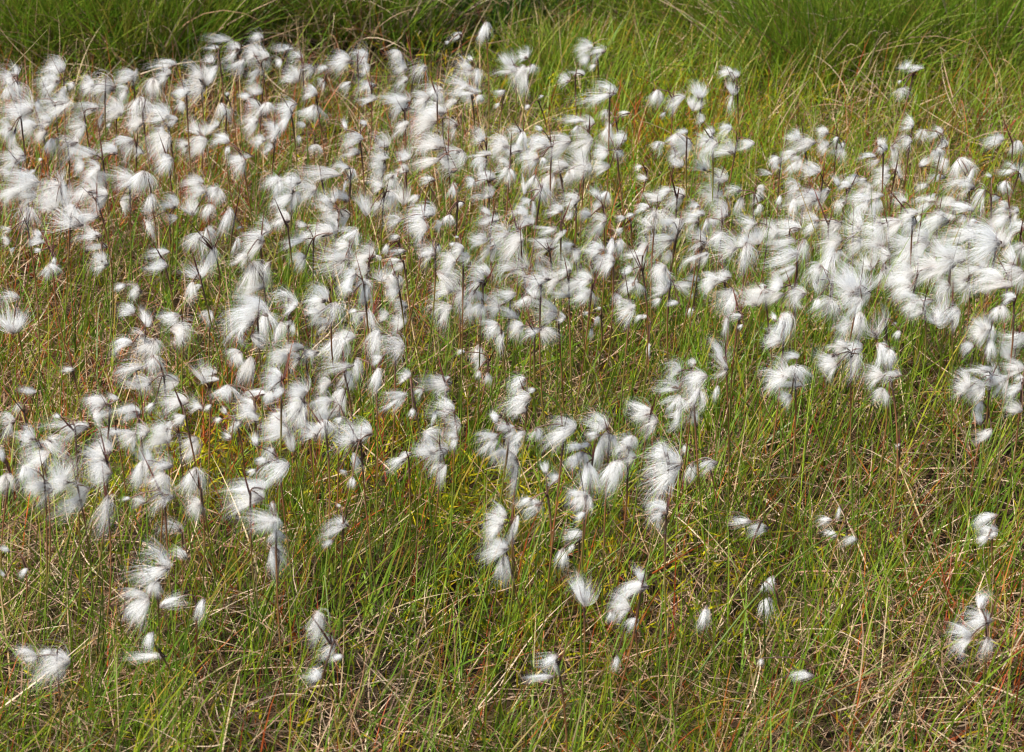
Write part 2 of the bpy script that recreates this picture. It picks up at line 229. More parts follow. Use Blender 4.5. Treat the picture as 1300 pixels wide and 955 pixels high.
def zones(x, y):
    px, py = project(np.stack([x, y, 0 * x], -1))
    far = np.clip((190 - py) / 70, 0, 1)                                   # the fresh grass before the rushes
    right = soft(px, py, 1120, 520, 260, 130)                              # tall green sedge under the thick drift
    red = soft(px, py, 120, 420, 240, 170) + 0.6 * soft(px, py, 350, 250, 300, 120)
    fresh = soft(px, py, 1080, 190, 330, 80) + 0.7 * soft(px, py, 800, 130, 250, 90)
    moss = soft(px, py, 600, 640, 150, 80) + soft(px, py, 180, 640, 140, 60) + 0.7 * soft(px, py, 330, 610, 120, 60) + 0.8 * soft(px, py, 860, 210, 140, 60) + 0.6 * soft(px, py, 690, 790, 150, 70) + 0.5 * soft(px, py, 930, 800, 120, 60)
    return px, py, far, right, red, fresh, moss

def field(name, n, mat, palette, accept, length, width, tilt, bend, segs, lean=(0.0, 0.0), tip=None, lift=0.0, flop=0.0, clump=0.0, kind='stuff', **kw):
    x, y = scatter(n)
    z_ = zones(x, y)
    keep = R.rand(n) < accept(x, y, *z_)
    x, y = x[keep], y[keep]
    if clump:
        cxs, cys = scatter(len(x) // 14 + 1); q = R.randint(0, len(cxs), len(x))
        m = R.rand(len(x)) < clump
        x = np.where(m, cxs[q] + R.randn(len(x)) * 0.014, x); y = np.where(m, cys[q] + R.randn(len(x)) * 0.014, y)
    N = len(x); zz = zones(x, y)
    L = length(N, *zz); W = width(N)
    az = R.rand(N) * 2 * math.pi
    tl = tilt(N); bd = bend(N)
    # a general lean, as wind and growth give it
    vx = np.sin(tl) * np.cos(az) + lean[0]; vy = np.sin(tl) * np.sin(az) + lean[1]; vz = np.cos(tl)
    az = np.arctan2(vy, vx); tl = np.arctan2(np.hypot(vx, vy), vz)
    root = np.stack([x, y, ground_z(x, y) - 0.004 + lift * R.rand(N)], -1)
    V, Q, T, I = ribbons(root, az, tl, bd, L, W, segs, R.rand(N) * math.pi, flop=(R.randn(N) * flop) if flop else None)
    low = ground_z(V[:, 0], V[:, 1]) + 0.004
    V[:, 2] = np.maximum(V[:, 2], low)
    col = palette(N, *zz)[I]
    if tip is not None:
        tc_, amount, frm = tip
        a = np.clip((T - frm) / (1 - frm), 0, 1)[:, None] * (R.rand(N) < amount)[I][:, None]
        col = col * (1 - a) + np.array(tc_) * a
    o = link(name, mesh_from(name, V, [Q], col), mat); o['kind'] = 'stuff'
    for k, v in kw.items(): o[k] = v
    return o

U = lambda a, b: (lambda N, *z: a + (b - a) * R.rand(N))
G = lambda m, s, lo=-9, hi=9: (lambda N, *z: np.clip(m + s * R.randn(N), lo, hi))

GREEN = [(0.155, 0.24, 0.010), (0.19, 0.265, 0.012), (0.10, 0.19, 0.010), (0.26, 0.285, 0.016), (0.14, 0.24, 0.026), (0.08, 0.15, 0.010)]
FRESH = [(0.17, 0.265, 0.012), (0.14, 0.24, 0.012), (0.23, 0.275, 0.018)]
STRAW = [(0.41, 0.29, 0.18), (0.32, 0.20, 0.115), (0.52, 0.40, 0.27), (0.20, 0.11, 0.06), (0.12, 0.065, 0.035), (0.37, 0.24, 0.155), (0.24, 0.12, 0.065)]
RED = [(0.42, 0.085, 0.020), (0.32, 0.06, 0.018), (0.48, 0.16, 0.03), (0.24, 0.055, 0.022)]
MOSS = [(0.32, 0.31, 0.008), (0.38, 0.32, 0.008), (0.21, 0.24, 0.008), (0.34, 0.23, 0.010)]

def green_pal(N, px, py, far, right, red, fresh, moss):
    a = pick(GREEN, N); b = pick(FRESH, N)
    k = np.clip(fresh, 0, 1)[:, None] * 0.8
    return a * (1 - k) + b * k
field('moor_grass', 176000, M_grass, green_pal,
      lambda x, y, px, py, far, right, red, fresh, moss: np.clip((0.42 + 0.50 * right - 0.28 * np.clip(red, 0, 1) + 0.38 * fresh + 0.2 * far) * (1 - 0.8 * np.clip(moss, 0, 1)), 0.05, 1) * (0.25 + 1.05 * vnoise(x, y, 7, 4)) * np.where((py < 125) & (px < 640), 0.25, np.where(py < 75, 0.4, 1)),
      lambda N, px, py, far, right, red, fresh, moss: (0.07 + 0.13 * R.rand(N)) * (1 + 0.50 * right) * np.where((py < 240), np.where(px < 640, 0.62, 0.80), 1.0) * np.where(R.rand(N) < 0.06, 1.5, 1.0),
      U(0.0010, 0.0025), G(0.36, 0.24, 0, 1.2), G(0.35, 0.35, -0.2, 1.5), 6, lean=(0.13, 0.0), tip=((0.38, 0.15, 0.04), 0.35, 0.5), clump=0.55, flop=0.2)
field('dead_grass', 105000, M_dry, lambda N, *z: pick(STRAW, N),
      lambda x, y, px, py, far, right, red, fresh, moss: np.clip(0.85 - 0.6 * far - 0.35 * np.clip(fresh, 0, 1) - 0.8 * np.clip(moss, 0, 1), 0.06, 1) * (0.35 + 0.9 * vnoise(x, y, 5, 5)),
      U(0.04, 0.15), U(0.0008, 0.0018), G(1.15, 0.27, 0.3, 1.55), G(0.25, 0.45, -0.6, 0.9), 6, lean=(0.12, 0.0), lift=0.05, flop=0.9)
field('upright_straw', 6500, M_dry, lambda N, *z: pick([(0.42, 0.31, 0.16), (0.36, 0.24, 0.12), (0.46, 0.36, 0.20)], N),
      lambda x, y, *z: 0.75 + 0 * x, U(0.07, 0.20), U(0.0010, 0.0021), G(0.55, 0.25, 0, 1.3), G(0.3, 0.4, -0.4, 1.3), 7, lean=(0.12, 0), flop=0.4)
field('russet_sedge', 46000, M_grass, lambda N, *z: pick(RED, N),
      lambda x, y, px, py, far, right, red, fresh, moss: np.clip(0.35 + 0.6 * red + 0.3 * soft(px, py, 1180, 720, 160, 120) - 0.3 * far, 0.05, 1) * np.clip(1.9 * vnoise(x, y, 5, 8) - 0.35, 0.06, 1),
      U(0.05, 0.16), U(0.0008, 0.0022), G(0.4, 0.3, 0, 1.3), G(0.2, 0.3, -0.3, 1.0), 5, lean=(0.10, 0), flop=0.2)
field('bog_moss', 210000, M_moss, lambda N, *z: pick(MOSS, N),
      lambda x, y, px, py, far, right, red, fresh, moss: np.clip(0.10 + 1.0 * moss + 0.15 * fresh, 0, 1) * (vnoise(x, y, 11, 6) > 0.3),
      U(0.010, 0.032), U(0.0014, 0.0032), U(0.1, 1.4), U(0.1, 0.9), 3, lift=0.05)

# ------------------------------------------------------------------ rush tussocks at the back
RUSH = [(0.12, 0.225, 0.014), (0.15, 0.25, 0.016), (0.19, 0.275, 0.02), (0.09, 0.18, 0.014), (0.22, 0.26, 0.025), (0.21, 0.18, 0.03)]
def tussock(label, px, py, width, height, count, spread=0.35, dead=0.10, pal=RUSH, lean=(0, 0)):
    g = at(px, py, 0.0)
    o = empty('rush_tussock', (g[0], g[1], 0)); o['label'] = label; o['category'] = 'rush'; o['group'] = 'rush tussocks behind the cotton grass'
    def clump(N, palette, l0, l1, w0, w1, sp, bend):
        rr = np.sqrt(R.rand(N)) * width * 0.5; a = R.rand(N) * 2 * math.pi
        x = rr * np.cos(a); y = rr * np.sin(a) * 0.6
        az = a + R.randn(N) * 0.9; tl = np.abs(sp * (rr / (width * .5)) * 1.0 + R.randn(N) * sp * 0.4)
        vx = np.sin(tl) * np.cos(az) + lean[0]; vy = np.sin(tl) * np.sin(az) + lean[1]; vz = np.cos(tl)
        az = np.arctan2(vy, vx); tl = np.arctan2(np.hypot(vx, vy), vz)
        root = np.stack([x, y, ground_z(x + g[0], y + g[1]) - 0.005], -1)
        V, Q, T, I = ribbons(root, az, tl, np.abs(R.randn(N)) * bend, l0 + (l1 - l0) * R.rand(N), w0 + (w1 - w0) * R.rand(N), 7, R.rand(N) * math.pi, flop=R.randn(N) * .15)
        col = pick(palette, N)[I]
        tipk = (np.clip((T - .8) / .2, 0, 1) * (R.rand(N) < .35)[I])[:, None]
        col = col * (1 - tipk) + np.array((0.22, 0.12, 0.04)) * tipk
        return V, Q, col
    V, Q, col = clump(int(count * 0.8), pal, height * 0.5, height, 0.0012, 0.0024, spread, 0.35)
    link('rush_stems', mesh_from('rush_stems', V, [Q], col), M_rush, o)
    V, Q, col = clump(max(6, int(count * dead)), STRAW[:4], height * 0.45, height * 1.05, 0.0012, 0.0024, spread * 1.5, 0.8)
    link('dead_stems', mesh_from('dead_stems', V, [Q], col), M_dry, o)
    return o
tussock('broad dark green rush tussock in the top left corner', 20, 78, 0.34, 0.36, 1900, 0.62)
tussock('dark rush tussock right of the corner one, behind white heads', 165, 86, 0.34, 0.36, 2000, 0.62)
tussock('dense rush tussock behind the highest cotton heads', 310, 48, 0.34, 0.34, 1700, 0.6)
tussock('rush tussock with pale dead stems, left of centre at the top edge', 452, 52, 0.32, 0.34, 1500, 0.6, dead=0.2)
tussock('blue green rush tussock at the top edge above centre', 590, 26, 0.30, 0.32, 1200, 0.55, pal=[(0.06, 0.17, 0.025), (0.09, 0.20, 0.03), (0.05, 0.13, 0.02)])
tussock('low dark rush tuft just right of a white cotton clump', 705, 108, 0.12, 0.16, 600, 0.6)
tussock('loose rush tussock at the top edge, right of centre', 770, 22, 0.32, 0.32, 1100, 0.6)
tussock('pale thin rush tussock between two dark ones at the top', 905, 34, 0.30, 0.28, 800, 0.6, dead=0.22, pal=FRESH + RUSH[2:3])
tussock('large spreading dark green rush tussock, mid right at the top', 1060, 84, 0.32, 0.36, 2200, 0.75)
tussock('rush tussock over a dark hollow near the top right corner', 1205, 86, 0.32, 0.32, 1500, 0.65, dead=0.15)
tussock('yellowish rush tussock in the top right corner', 1300, 74, 0.28, 0.32, 1100, 0.65, dead=0.25, pal=FRESH + RUSH[:3])
tussock('rush tussock half out of the picture, top left of centre', 230, 12, 0.34, 0.36, 1100, 0.6)
tussock('rush tussock half out of the picture, above the big spreading one', 1120, 14, 0.34, 0.36, 1100, 0.6)

# ------------------------------------------------------------------ a few long stalks that stand out
def stalk(label, a, b, za, zb, width, col, mat, sag=0.0):
    A = at(*a, za); B = at(*b, zb); k = 12
    t = np.linspace(0, 1, k + 1)
    P = A[None] * (1 - t[:, None]) + B[None] * t[:, None]
    P[:, 2] += sag * 4 * t * (1 - t)
    me = tube(P, width * 0.5 * (1 - 0.75 * t), 5)
    cc = np.array(col)[None] * (0.85 + 0.3 * R.rand(len(me[0]), 1))
    V = me[0] - A
    o = link('grass_stalk', mesh_from('grass_stalk', V, me[1], cc), mat); o.location = A
    o['label'] = label; o['category'] = 'grass stalk'
    return o
def tube(P, r, sides=5):
    P = np.asarray(P, float); k = len(P); r = np.broadcast_to(r, (k,))
    T = np.gradient(P, axis=0); T /= np.linalg.norm(T, axis=1)[:, None] + 1e-12
    ref = np.array([0.37, 0.83, 0.2]); A = np.cross(T, ref); A /= np.linalg.norm(A, axis=1)[:, None] + 1e-12
    B = np.cross(T, A); ang = np.arange(sides) * 2 * math.pi / sides
    V = (P[:, None] + r[:, None, None] * (A[:, None] * np.cos(ang)[None, :, None] + B[:, None] * np.sin(ang)[None, :, None])).reshape(-1, 3)
    i = np.arange(k - 1)[:, None] * sides; j = np.arange(sides)[None]
    Q = np.stack([i + j, i + (j + 1) % sides, i + sides + (j + 1) % sides, i + sides + j], -1).reshape(-1, 4)
    caps = np.arange(sides)[None] + (k - 1) * sides
    return V, [Q, caps]
st = (0.42, 0.33, 0.18); gr = (0.13, 0.19, 0.03); yg = (0.26, 0.26, 0.06)
stalk('pale straw stalk slanting down to the white heads at left', (36, 437), (71, 520), 0.16, 0.03, 0.0022, yg, M_dry)
stalk('long green blade arching across the lower right grass', (880, 865), (1130, 662), 0.05, 0.14, 0.0026, gr, M_grass, 0.05)
stalk('upright green blade in front of the lone seed head, lower right', (972, 865), (968, 700), 0.02, 0.24, 0.0026, gr, M_grass)
stalk('tall green blade pair, left blade, rising at lower left', (121, 860), (131, 735), 0.02, 0.20, 0.0026, gr, M_grass)
stalk('tall green blade pair, right blade, rising at lower left', (132, 862), (129, 690), 0.02, 0.26, 0.0026, gr, M_grass)
stalk('long pale stalk leaning right in the bottom left grass', (330, 840), (405, 708), 0.03, 0.20, 0.0020, st, M_dry)
stalk('bleached upright stalk in the bottom left grass', (330, 842), (324, 700), 0.02, 0.20, 0.0020, st, M_dry)
stalk('straw stalk leaning right at the bottom centre', (655, 865), (700, 775), 0.03, 0.17, 0.0022, st, M_dry)
stalk('yellow green blade slanting up right from lower left grass', (0, 800), (82, 706), 0.04, 0.16, 0.0024, yg, M_grass)
stalk('red blade slanting up right through the lower centre grass', (829, 728), (880, 697), 0.10, 0.17, 0.0024, (0.40, 0.09, 0.02), M_grass)
stalk('bleached crooked rush stalk before the big tussock at right', (1104, 86), (1127, 42), 0.10, 0.32, 0.0030, (0.34, 0.26, 0.17), M_dry, 0.02)
stalk('pale stalk crossing the dark hollow below the right tussock', (1196, 142), (1258, 62), 0.02, 0.22, 0.0026, (0.36, 0.28, 0.18), M_dry)
stalk('long pale rush stalk leaning left over the corner tussock', (12, 90), (60, 38), 0.25, 0.44, 0.0024, (0.30, 0.26, 0.12), M_dry)
stalk('straw stalk with a brown tip rising behind the back heads', (356, 66), (366, 20), 0.20, 0.42, 0.0024, (0.36, 0.27, 0.14), M_dry)

# ------------------------------------------------------------------ cotton grass: prototypes of the repeated parts
def tuft_mesh(r, form):
    """silky bristles blown along +X from a small spikelet at the origin, about one unit long and 0.75 wide.
    form: how far they splay, how much the whole tuft bends over, curl of the locks, flare of the tips, locks, bristles"""
    spread, bend, curl, flare, locks, n = form
    n = int(n * 2.4); tint = 1 - 0.06 * r.rand() ** 2 * np.array([0.5, 0.9, 1.3])
    segs = 9; tt = np.linspace(0, 1, segs + 1)
    lk = r.randn(locks, 2) * spread; lk_len = 0.65 + 0.5 * r.rand(locks); lk_bend = bend * (0.5 + r.rand(locks)); lk_curl = r.randn(locks, 2) * curl
    q = r.randint(0, locks, n)
    d0 = lk[q] + r.standard_t(3, (n, 2)) * spread * 0.24
    ln = lk_len[q] * (0.65 + 0.45 * r.rand(n))
    loose = r.rand(n) < 0.20
    d0 = np.where(loose[:, None], r.randn(n, 2) * spread * 1.3, d0)
    ln = np.where(loose, ln * 1.12, ln)
    wa, wf, wp = curl * (0.25 + 0.5 * r.rand(locks, 2)), 0.5 + 0.9 * r.rand(locks, 2), r.rand(locks, 2) * 6.28
    bd = lk_bend[q] * (0.8 + 0.4 * r.rand(n)); cu = lk_curl[q] + r.randn(n, 2) * curl * 0.32
    P = np.zeros((n, segs + 1, 3))
    P[:, 0] = np.stack([0.17 * r.rand(n) - 0.02, r.randn(n) * 0.03, r.randn(n) * 0.03], -1)
    for s in range(segs):
        t = tt[s]
        k = 1.9 * math.exp(-3.2 * t) + 0.12 + flare * t                        # they splay, then the wind combs them together
        th = bd * (t ** 1.3) - 0.45 * bend                         # and bends them over
        yv = d0[:, 0] * k + cu[:, 0] * t * t + 0.055 * r.randn(n); zv = d0[:, 1] * k + cu[:, 1] * t * t + 0.055 * r.randn(n)
        wob = wa[q] * np.sin(6.28 * wf[q] * t + wp[q]) * min(1, 2 * t); yv = yv + wob[:, 0]; zv = zv + wob[:, 1]
        v = np.stack([np.ones(n), yv, zv], -1); v /= np.linalg.norm(v, axis=1)[:, None]
        v = np.stack([v[:, 0] * np.cos(th) + v[:, 2] * np.sin(th), v[:, 1], -v[:, 0] * np.sin(th) + v[:, 2] * np.cos(th)], -1)
        P[:, s + 1] = P[:, s] + v * (ln / segs)[:, None]
    m = P[:, -1].mean(0); a = math.atan2(m[2], m[0])               # the chord lies along +X
    x = P[..., 0] * math.cos(a) + P[..., 2] * math.sin(a); z = -P[..., 0] * math.sin(a) + P[..., 2] * math.cos(a)
    P = np.stack([x, P[..., 1], z], -1) / np.percentile(x, 97)
    f = 0.40 / max(0.25, 0.5 * (np.percentile(P[..., 2], 95) - np.percentile(P[..., 2], 5)))
    if f < 1: P[..., 1:] *= f
    T = np.gradient(P, axis=1); T /= np.linalg.norm(T, axis=2)[..., None] + 1e-9
    W = np.cross(T, r.randn(n, 1, 3)); W /= np.linalg.norm(W, axis=2)[..., None] + 1e-9
    prof = (0.55 + 0.45 * np.minimum(1, tt * 4)) * np.clip(1.0 - tt ** 1.7, 0.10, 1)
    W = W * (BR_W * (0.6 + 0.8 * r.rand(n)))[:, None, None] * prof[None, :, None] * 0.5
    V = np.stack([P - W, P + W], 2).reshape(-1, 3)
    kk = segs + 1
    b = ((np.arange(n) * kk * 2)[:, None] + (np.arange(segs) * 2)[None]).ravel()
    Q = np.stack([b, b + 1, b + 3, b + 2], 1)
    T1 = np.tile(np.repeat(tt, 2), n)[:, None]
    white = np.array([[0.92, 0.92, 0.90]]) * tint; cream = np.array([[0.70, 0.61, 0.53]])
    a = np.exp(-T1 * 8)
    col = (white * (1 - a) + cream * a) * (0.92 + 0.10 * r.rand(n))[np.repeat(np.arange(n), kk * 2)][:, None]
    return mesh_from('cotton_tuft', V, [Q], np.clip(col, 0, 0.95))
BR_W = 0.0054
forms = [
    (0.55, 0.8, 0.45, 0.10, 9, 260), (0.62, 1.3, 0.55, 0.10, 10, 270), (0.45, 1.7, 0.50, 0.15, 8, 230), (0.75, 1.0, 0.55, 0.20, 11, 290),
    (0.55, 2.1, 0.50, 0.10, 9, 250), (0.85, 0.8, 0.60, 0.20, 12, 280), (0.40, 0.6, 0.40, 0.08, 7, 200), (0.62, 1.5, 0.75, 0.10, 9, 210),
    (0.70, 0.5, 0.40, 0.30, 13, 290), (0.48, 2.5, 0.55, 0.05, 7, 200), (0.58, 1.1, 0.95, 0.05, 6, 170), (0.78, 1.6, 0.50, 0.15, 12, 280),
    (0.42, 1.1, 0.70, 0.05, 5, 140), (0.68, 1.9, 0.70, 0.10, 8, 190), (0.95, 1.1, 0.50, 0.15, 14, 290), (0.52, 0.9, 0.60, 0.25, 8, 220),
    (0.60, 1.4, 1.10, 0.10, 6, 130), (0.50, 2.2, 0.90, 0.10, 5, 120), (0.80, 1.2, 0.90, 0.20, 8, 160), (0.45, 1.9, 0.60, 0.05, 6, 150),
    (0.38, 2.8, 0.40, 0.02, 5, 190), (0.34, 2.4, 0.70, 0.02, 5, 150), (0.45, 3.0, 0.50, 0.05, 6, 170), (0.55, 1.6, 1.30, 0.00, 5, 120), (0.30, 1.5, 0.90, 0.00, 4, 120), (0.70, 2.0, 1.10, 0.10, 7, 140),
    (0.50, 1.8, 1.20, 0.00, 3, 60), (0.60, 1.2, 1.00, 0.10, 3, 70), (0.80, 2.2, 1.30, 0.00, 5, 90), (0.40, 3.3, 0.80, 0.00, 4, 110), (0.65, 2.6, 1.00, 0.05, 6, 150), (0.90, 1.5, 1.40, 0.10, 7, 130)]
TUFT = [tuft_mesh(np.random.RandomState(50 + k), f) for k, f in enumerate(forms)]
for me in TUFT: me.materials.append(M_cotton)
def bud_mesh(k):
    """a young head, its bristles still packed together"""
    return tuft_mesh(np.random.RandomState(80 + k), (0.20, 0.5, 0.35, 0.0, 6, 130))
BUD = [bud_mesh(k) for k in range(3)]
for me in BUD: me.materials.append(M_cotton)
def spikelet_mesh(r):
    """brown papery scales clasping the foot of a tuft; unit = tuft length"""
    Vs, Fs, Cs, o = [], [], [], 0
    for k in range(11):
        a = k * 2.4 + r.rand() * .4; x0 = -0.05 + 0.015 * k * r.rand(); ln = 0.19 + 0.16 * r.rand(); wd = 0.06 + 0.03 * r.rand(); rr = 0.05
        rdir = np.array([0, math.cos(a), math.sin(a)]); sd = np.array([0, -math.sin(a), math.cos(a)])
        pts = [np.array([x0, 0, 0]) + rdir * rr * 0.3 - sd * wd * .3, np.array([x0, 0, 0]) + rdir * rr * 0.3 + sd * wd * .3,
               np.array([x0 + ln * .5, 0, 0]) + rdir * rr * 1.5 + sd * wd * .6, np.array([x0 + ln, 0, 0]) + rdir * rr * (1.7 + r.rand()), np.array([x0 + ln * .5, 0, 0]) + rdir * rr * 1.5 - sd * wd * .6]
        Vs += pts; Fs.append([o, o + 1, o + 2, o + 3, o + 4]); o += 5
        c = np.array([(0.10, 0.065, 0.05), (0.06, 0.04, 0.035), (0.20, 0.13, 0.09), (0.15, 0.12, 0.105)][r.randint(4)])
        Cs += [c * .8, c * .8, c, c * 1.6, c]
    return mesh_from('spikelet', np.array(Vs), [np.array(Fs)], np.array(Cs))
SPIK = [spikelet_mesh(np.random.RandomState(90 + k)) for k in range(4)]
for me in SPIK: me.materials.append(M_scale)
def bract_mesh(r, tipcol):
    """a long keeled leaf that overtops the head; unit length along +Z"""
    k = 8; t = np.linspace(0, 1, k + 1); wob = r.randn() * 0.07
    c = np.stack([wob * t ** 2, r.randn() * 0.05 * t ** 2, t], -1)
    wd = 0.045 * (1 - t ** 1.1) * (0.6 + 0.4 * np.minimum(1, t * 6)) + 0.003
    L_, R_ = c + np.stack([-wd, 0.5 * wd, 0 * t], -1), c + np.stack([wd, 0.5 * wd, 0 * t], -1)
    V = np.stack([L_, c, R_], 1).reshape(-1, 3)
    i = np.arange(k) * 3
    Q = np.concatenate([np.stack([i, i + 1, i + 4, i + 3], 1), np.stack([i + 1, i + 2, i + 5, i + 4], 1)])
    b = np.array((0.035, 0.022, 0.02)); m = np.array((0.10, 0.03, 0.022)); e_ = np.array(tipcol)
    col = np.where(t[:, None] < .4, b + (m - b) * (t[:, None] / .4), m + (e_ - m) * ((t[:, None] - .4) / .6))
    return mesh_from('bract', V, [Q], np.repeat(col, 3, 0))
BRACT = [bract_mesh(np.random.RandomState(70 + k), c) for k, c in enumerate([(0.22, 0.05, 0.03), (0.16, 0.06, 0.04), (0.10, 0.05, 0.03), (0.26, 0.10, 0.05), (0.09, 0.08, 0.03)])]
for me in BRACT: me.materials.append(M_bract)

# ------------------------------------------------------------------ gather the tufts into plants
blobs = []
for (ox, oy), s in TUFTS.items():
    for q in s.split():
        a = [float(v) for v in q.split(',')]
        blobs.append((ox + a[0] / 5, oy + a[1] / 5, a[2] / 5, a[3] / 5))
B = np.array(blobs)
HEAD_Z = 0.27
def unit_px(py):                                                    # pixels of a 35 mm tuft at that height in the picture
    a = PITCH + math.atan((py - PH / 2) / F)
    return F * 0.035 * math.sin(a) / (CAM_H - HEAD_Z)
Lp = np.array([unit_px(y) for y in B[:, 1]])
# greedy complete-linkage grouping, at most 5 tufts to a stem
groups = [[k] for k in range(len(B))]
D = np.hypot((B[:, None, 0] - B[None, :, 0]) * 1.15, (B[:, None, 1] - B[None, :, 1]) * 0.9) / (0.5 * (Lp[:, None] + Lp[None]))
D[np.arange(len(B)), np.arange(len(B))] = 1e9
alive = len(B); size = np.ones(len(B), int)
while alive > 296:
    k = int(np.argmin(D)); i_, j_ = divmod(k, len(B))
    if D[i_, j_] > 1e8: break
    if size[i_] + size[j_] > 5: D[i_, j_] = D[j_, i_] = 1e9; continue
    groups[i_] += groups[j_]; size[i_] += size[j_]
    m = np.maximum(D[i_], D[j_]); m[i_] = 1e9
    D[i_] = m; D[:, i_] = m; D[j_] = 1e9; D[:, j_] = 1e9; groups[j_] = None; alive -= 1
groups = [g for g in groups if g]

def col_gradient(t, red):
    g = np.array((0.12, 0.19, 0.016)); r_ = np.array((0.21, 0.075, 0.035)); d = np.array((0.06, 0.032, 0.024))
    a = np.clip((t - (0.68 - 0.45 * red)) / 0.3, 0, 1)[:, None] * 0.9; b_ = np.clip((t - 0.84) / 0.10, 0, 1)[:, None]
    c = g * (1 - a) + r_ * a
    return c * (1 - b_) + d * b_
def sane(M):
    return Matrix(M)

plants = []
for g in groups:
    bb = B[g]; area = bb[:, 2] * bb[:, 3]
    c = (bb[:, :2] * area[:, None]).sum(0) / area.sum()
    L0 = unit_px(c[1])
    span = bb[:, :2].max(0) - bb[:, :2].min(0)
    tiny = area.max() < (0.5 * L0) ** 2
    nd = c + np.array([0.22 * L0 + 0.15 * span[0], (-0.12 if len(g) > 1 else 0.1) * L0])
    if len(g) == 1:                                                  # one tuft: the stem meets it at its lee-side foot
        w_, h_ = bb[0, 2:]
        nd = bb[0, :2] + (np.array([0.42 * w_, 0.05 * h_]) if w_ >= 0.85 * h_ else np.array([0.18 * w_, -0.42 * h_ if R.rand() < .6 else 0.42 * h_]))
    H = float(np.clip(HEAD_Z + 0.03 * R.randn(), 0.2, 0.34))
    if tiny: H = float(0.13 + 0.09 * R.rand())
    if c[1] > 690: H *= 0.85
    node = at(nd[0], nd[1], H)
    depth = (node - EYE) @ CF; ppm = F / depth                     # pixels per metre there
    lean = np.array([R.randn() * 0.035 - 0.01, R.randn() * 0.03])
    bx, by = node[0] + lean[0], node[1] + lean[1]
    base = np.array([bx, by, float(ground_z(bx, by)) - 0.01])
    root = empty('cotton_grass', base)
    # the tufts
    SV, SF, SC, so_ = [], [], [], 0
    def addtube(P, r_, sides, cols):
        global so_
    k = 14; t = np.linspace(0, 1, k + 1)[:, None]
    mid = (base + node) / 2 + np.array([-lean[0] * 0.55 + R.randn() * 0.014, -lean[1] * 0.5 + R.randn() * 0.01, 0])
    P = base * (1 - t) ** 2 + 2 * mid * t * (1 - t) + node * t ** 2
    V, Fc = tube(P - base, 0.00085 + 0.00035 * np.clip((t[:, 0] - 0.8) / 0.1, 0, 1), 5)
    SV.append(V); SF.append(Fc[0]); SC.append(col_gradient(np.repeat(t[:, 0], 5), R.rand())); so_ = len(V)
    axis = node - P[-3]; axis /= np.linalg.norm(axis)
    for (tx, ty, tw, th) in bb:
        v = (np.array([tx, ty]) - nd) / L0
        d = 0.65 * v + np.array([-0.66, 0.24]) * (0.65 + 0.5 * R.rand())
        d = d * np.array([tw, th]); d /= np.linalg.norm(d) + 1e-9
        if R.rand() < 0.35: q_ = R.randn() * 0.9; d = np.array([d[0] * math.cos(q_) - d[1] * math.sin(q_), d[0] * math.sin(q_) + d[1] * math.cos(q_)])
        if th > 1.35 * tw: d = np.array([0.35 * d[0], math.copysign(1, d[1])]); d /= np.linalg.norm(d)
        if tw > 1.5 * th: d = np.array([math.copysign(1, d[0]), 0.35 * d[1]]); d /= np.linalg.norm(d)
        full = 1.0 + 0.28 * math.exp(-((tx - 1170) / 230) ** 2 - ((ty - 315) / 70) ** 2)
        big = 1.18 if ty > 540 else 1.0
        le = full * big * np.clip(1.08 + 0.17 * R.randn(), 0.75, 1.5) / math.sqrt((d[0] / tw) ** 2 + (d[1] / th) ** 2); wi = tw * th / le * (full * big) ** 2 * (0.82 + 0.34 * R.rand())
        off = R.randn() * 0.007 if len(g) > 1 else 0
        cpt = np.array([tx, ty]) - d * le * 0.5
        zc = (depth + off)
        pos = EYE + (CF + CX * ((cpt[0] - PW / 2) / F) + CU * ((PH / 2 - cpt[1]) / F)) * zc
        d3 = CX * d[0] - CU * d[1] + CF * R.uniform(-0.5, 0.5); d3 /= np.linalg.norm(d3)
        up = np.array([0, 0, 1.0]) + R.randn(3) * 0.45
        if abs(d3[2]) > 0.85: up = -CF + R.randn(3) * 0.3 + CX * 0.8
        yv = np.cross(up, d3); yv /= np.linalg.norm(yv); zv = np.cross(d3, yv)
        if R.rand() < .5 and d[1] > 0.3: yv = -yv
        ml, mw = le / ppm, wi / ppm
        bud = tiny and R.rand() < .75 or tw * th < (0.33 * L0) ** 2
        me = BUD[R.randint(3)] if bud else TUFT[R.randint(len(TUFT))]
        o = bpy.data.objects.new('cotton_tuft', me); C.objects.link(o); o.parent = root
        s2 = (mw / 0.42 if bud else mw / 0.80); s2 = min(s2, ml * 1.25)
        Mx = np.eye(4); Mx[:3, 0] = d3 * ml; Mx[:3, 1] = yv * s2; Mx[:3, 2] = zv * s2; Mx[:3, 3] = pos - base
        o.matrix_local = Matrix(Mx.tolist())
        sp = bpy.data.objects.new('spikelet', SPIK[R.randint(4)]); C.objects.link(sp); sp.parent = o
        # peduncle
        tt_ = np.linspace(0, 1, 8)[:, None]; ctrl = node + axis * np.linalg.norm(pos - node) * 0.45
        Pp = node * (1 - tt_) ** 2 + 2 * ctrl * tt_ * (1 - tt_) + pos * tt_ ** 2
        if np.linalg.norm(pos - node) > 0.002:
            V, Fc = tube(Pp - base, 0.0008, 4)
            SV.append(V); SF.append(Fc[0] + so_); so_ += len(V)
            SC.append(np.tile(np.array((0.10, 0.05, 0.03)) * (0.6 + 0.8 * R.rand()), (len(V), 1)))
    sm = mesh_from('stem', np.concatenate(SV), [np.concatenate(SF)], np.concatenate(SC))
    link('stem', sm, M_stem, root)
    nb = 1 if tiny else R.choice([1, 2, 2, 3])
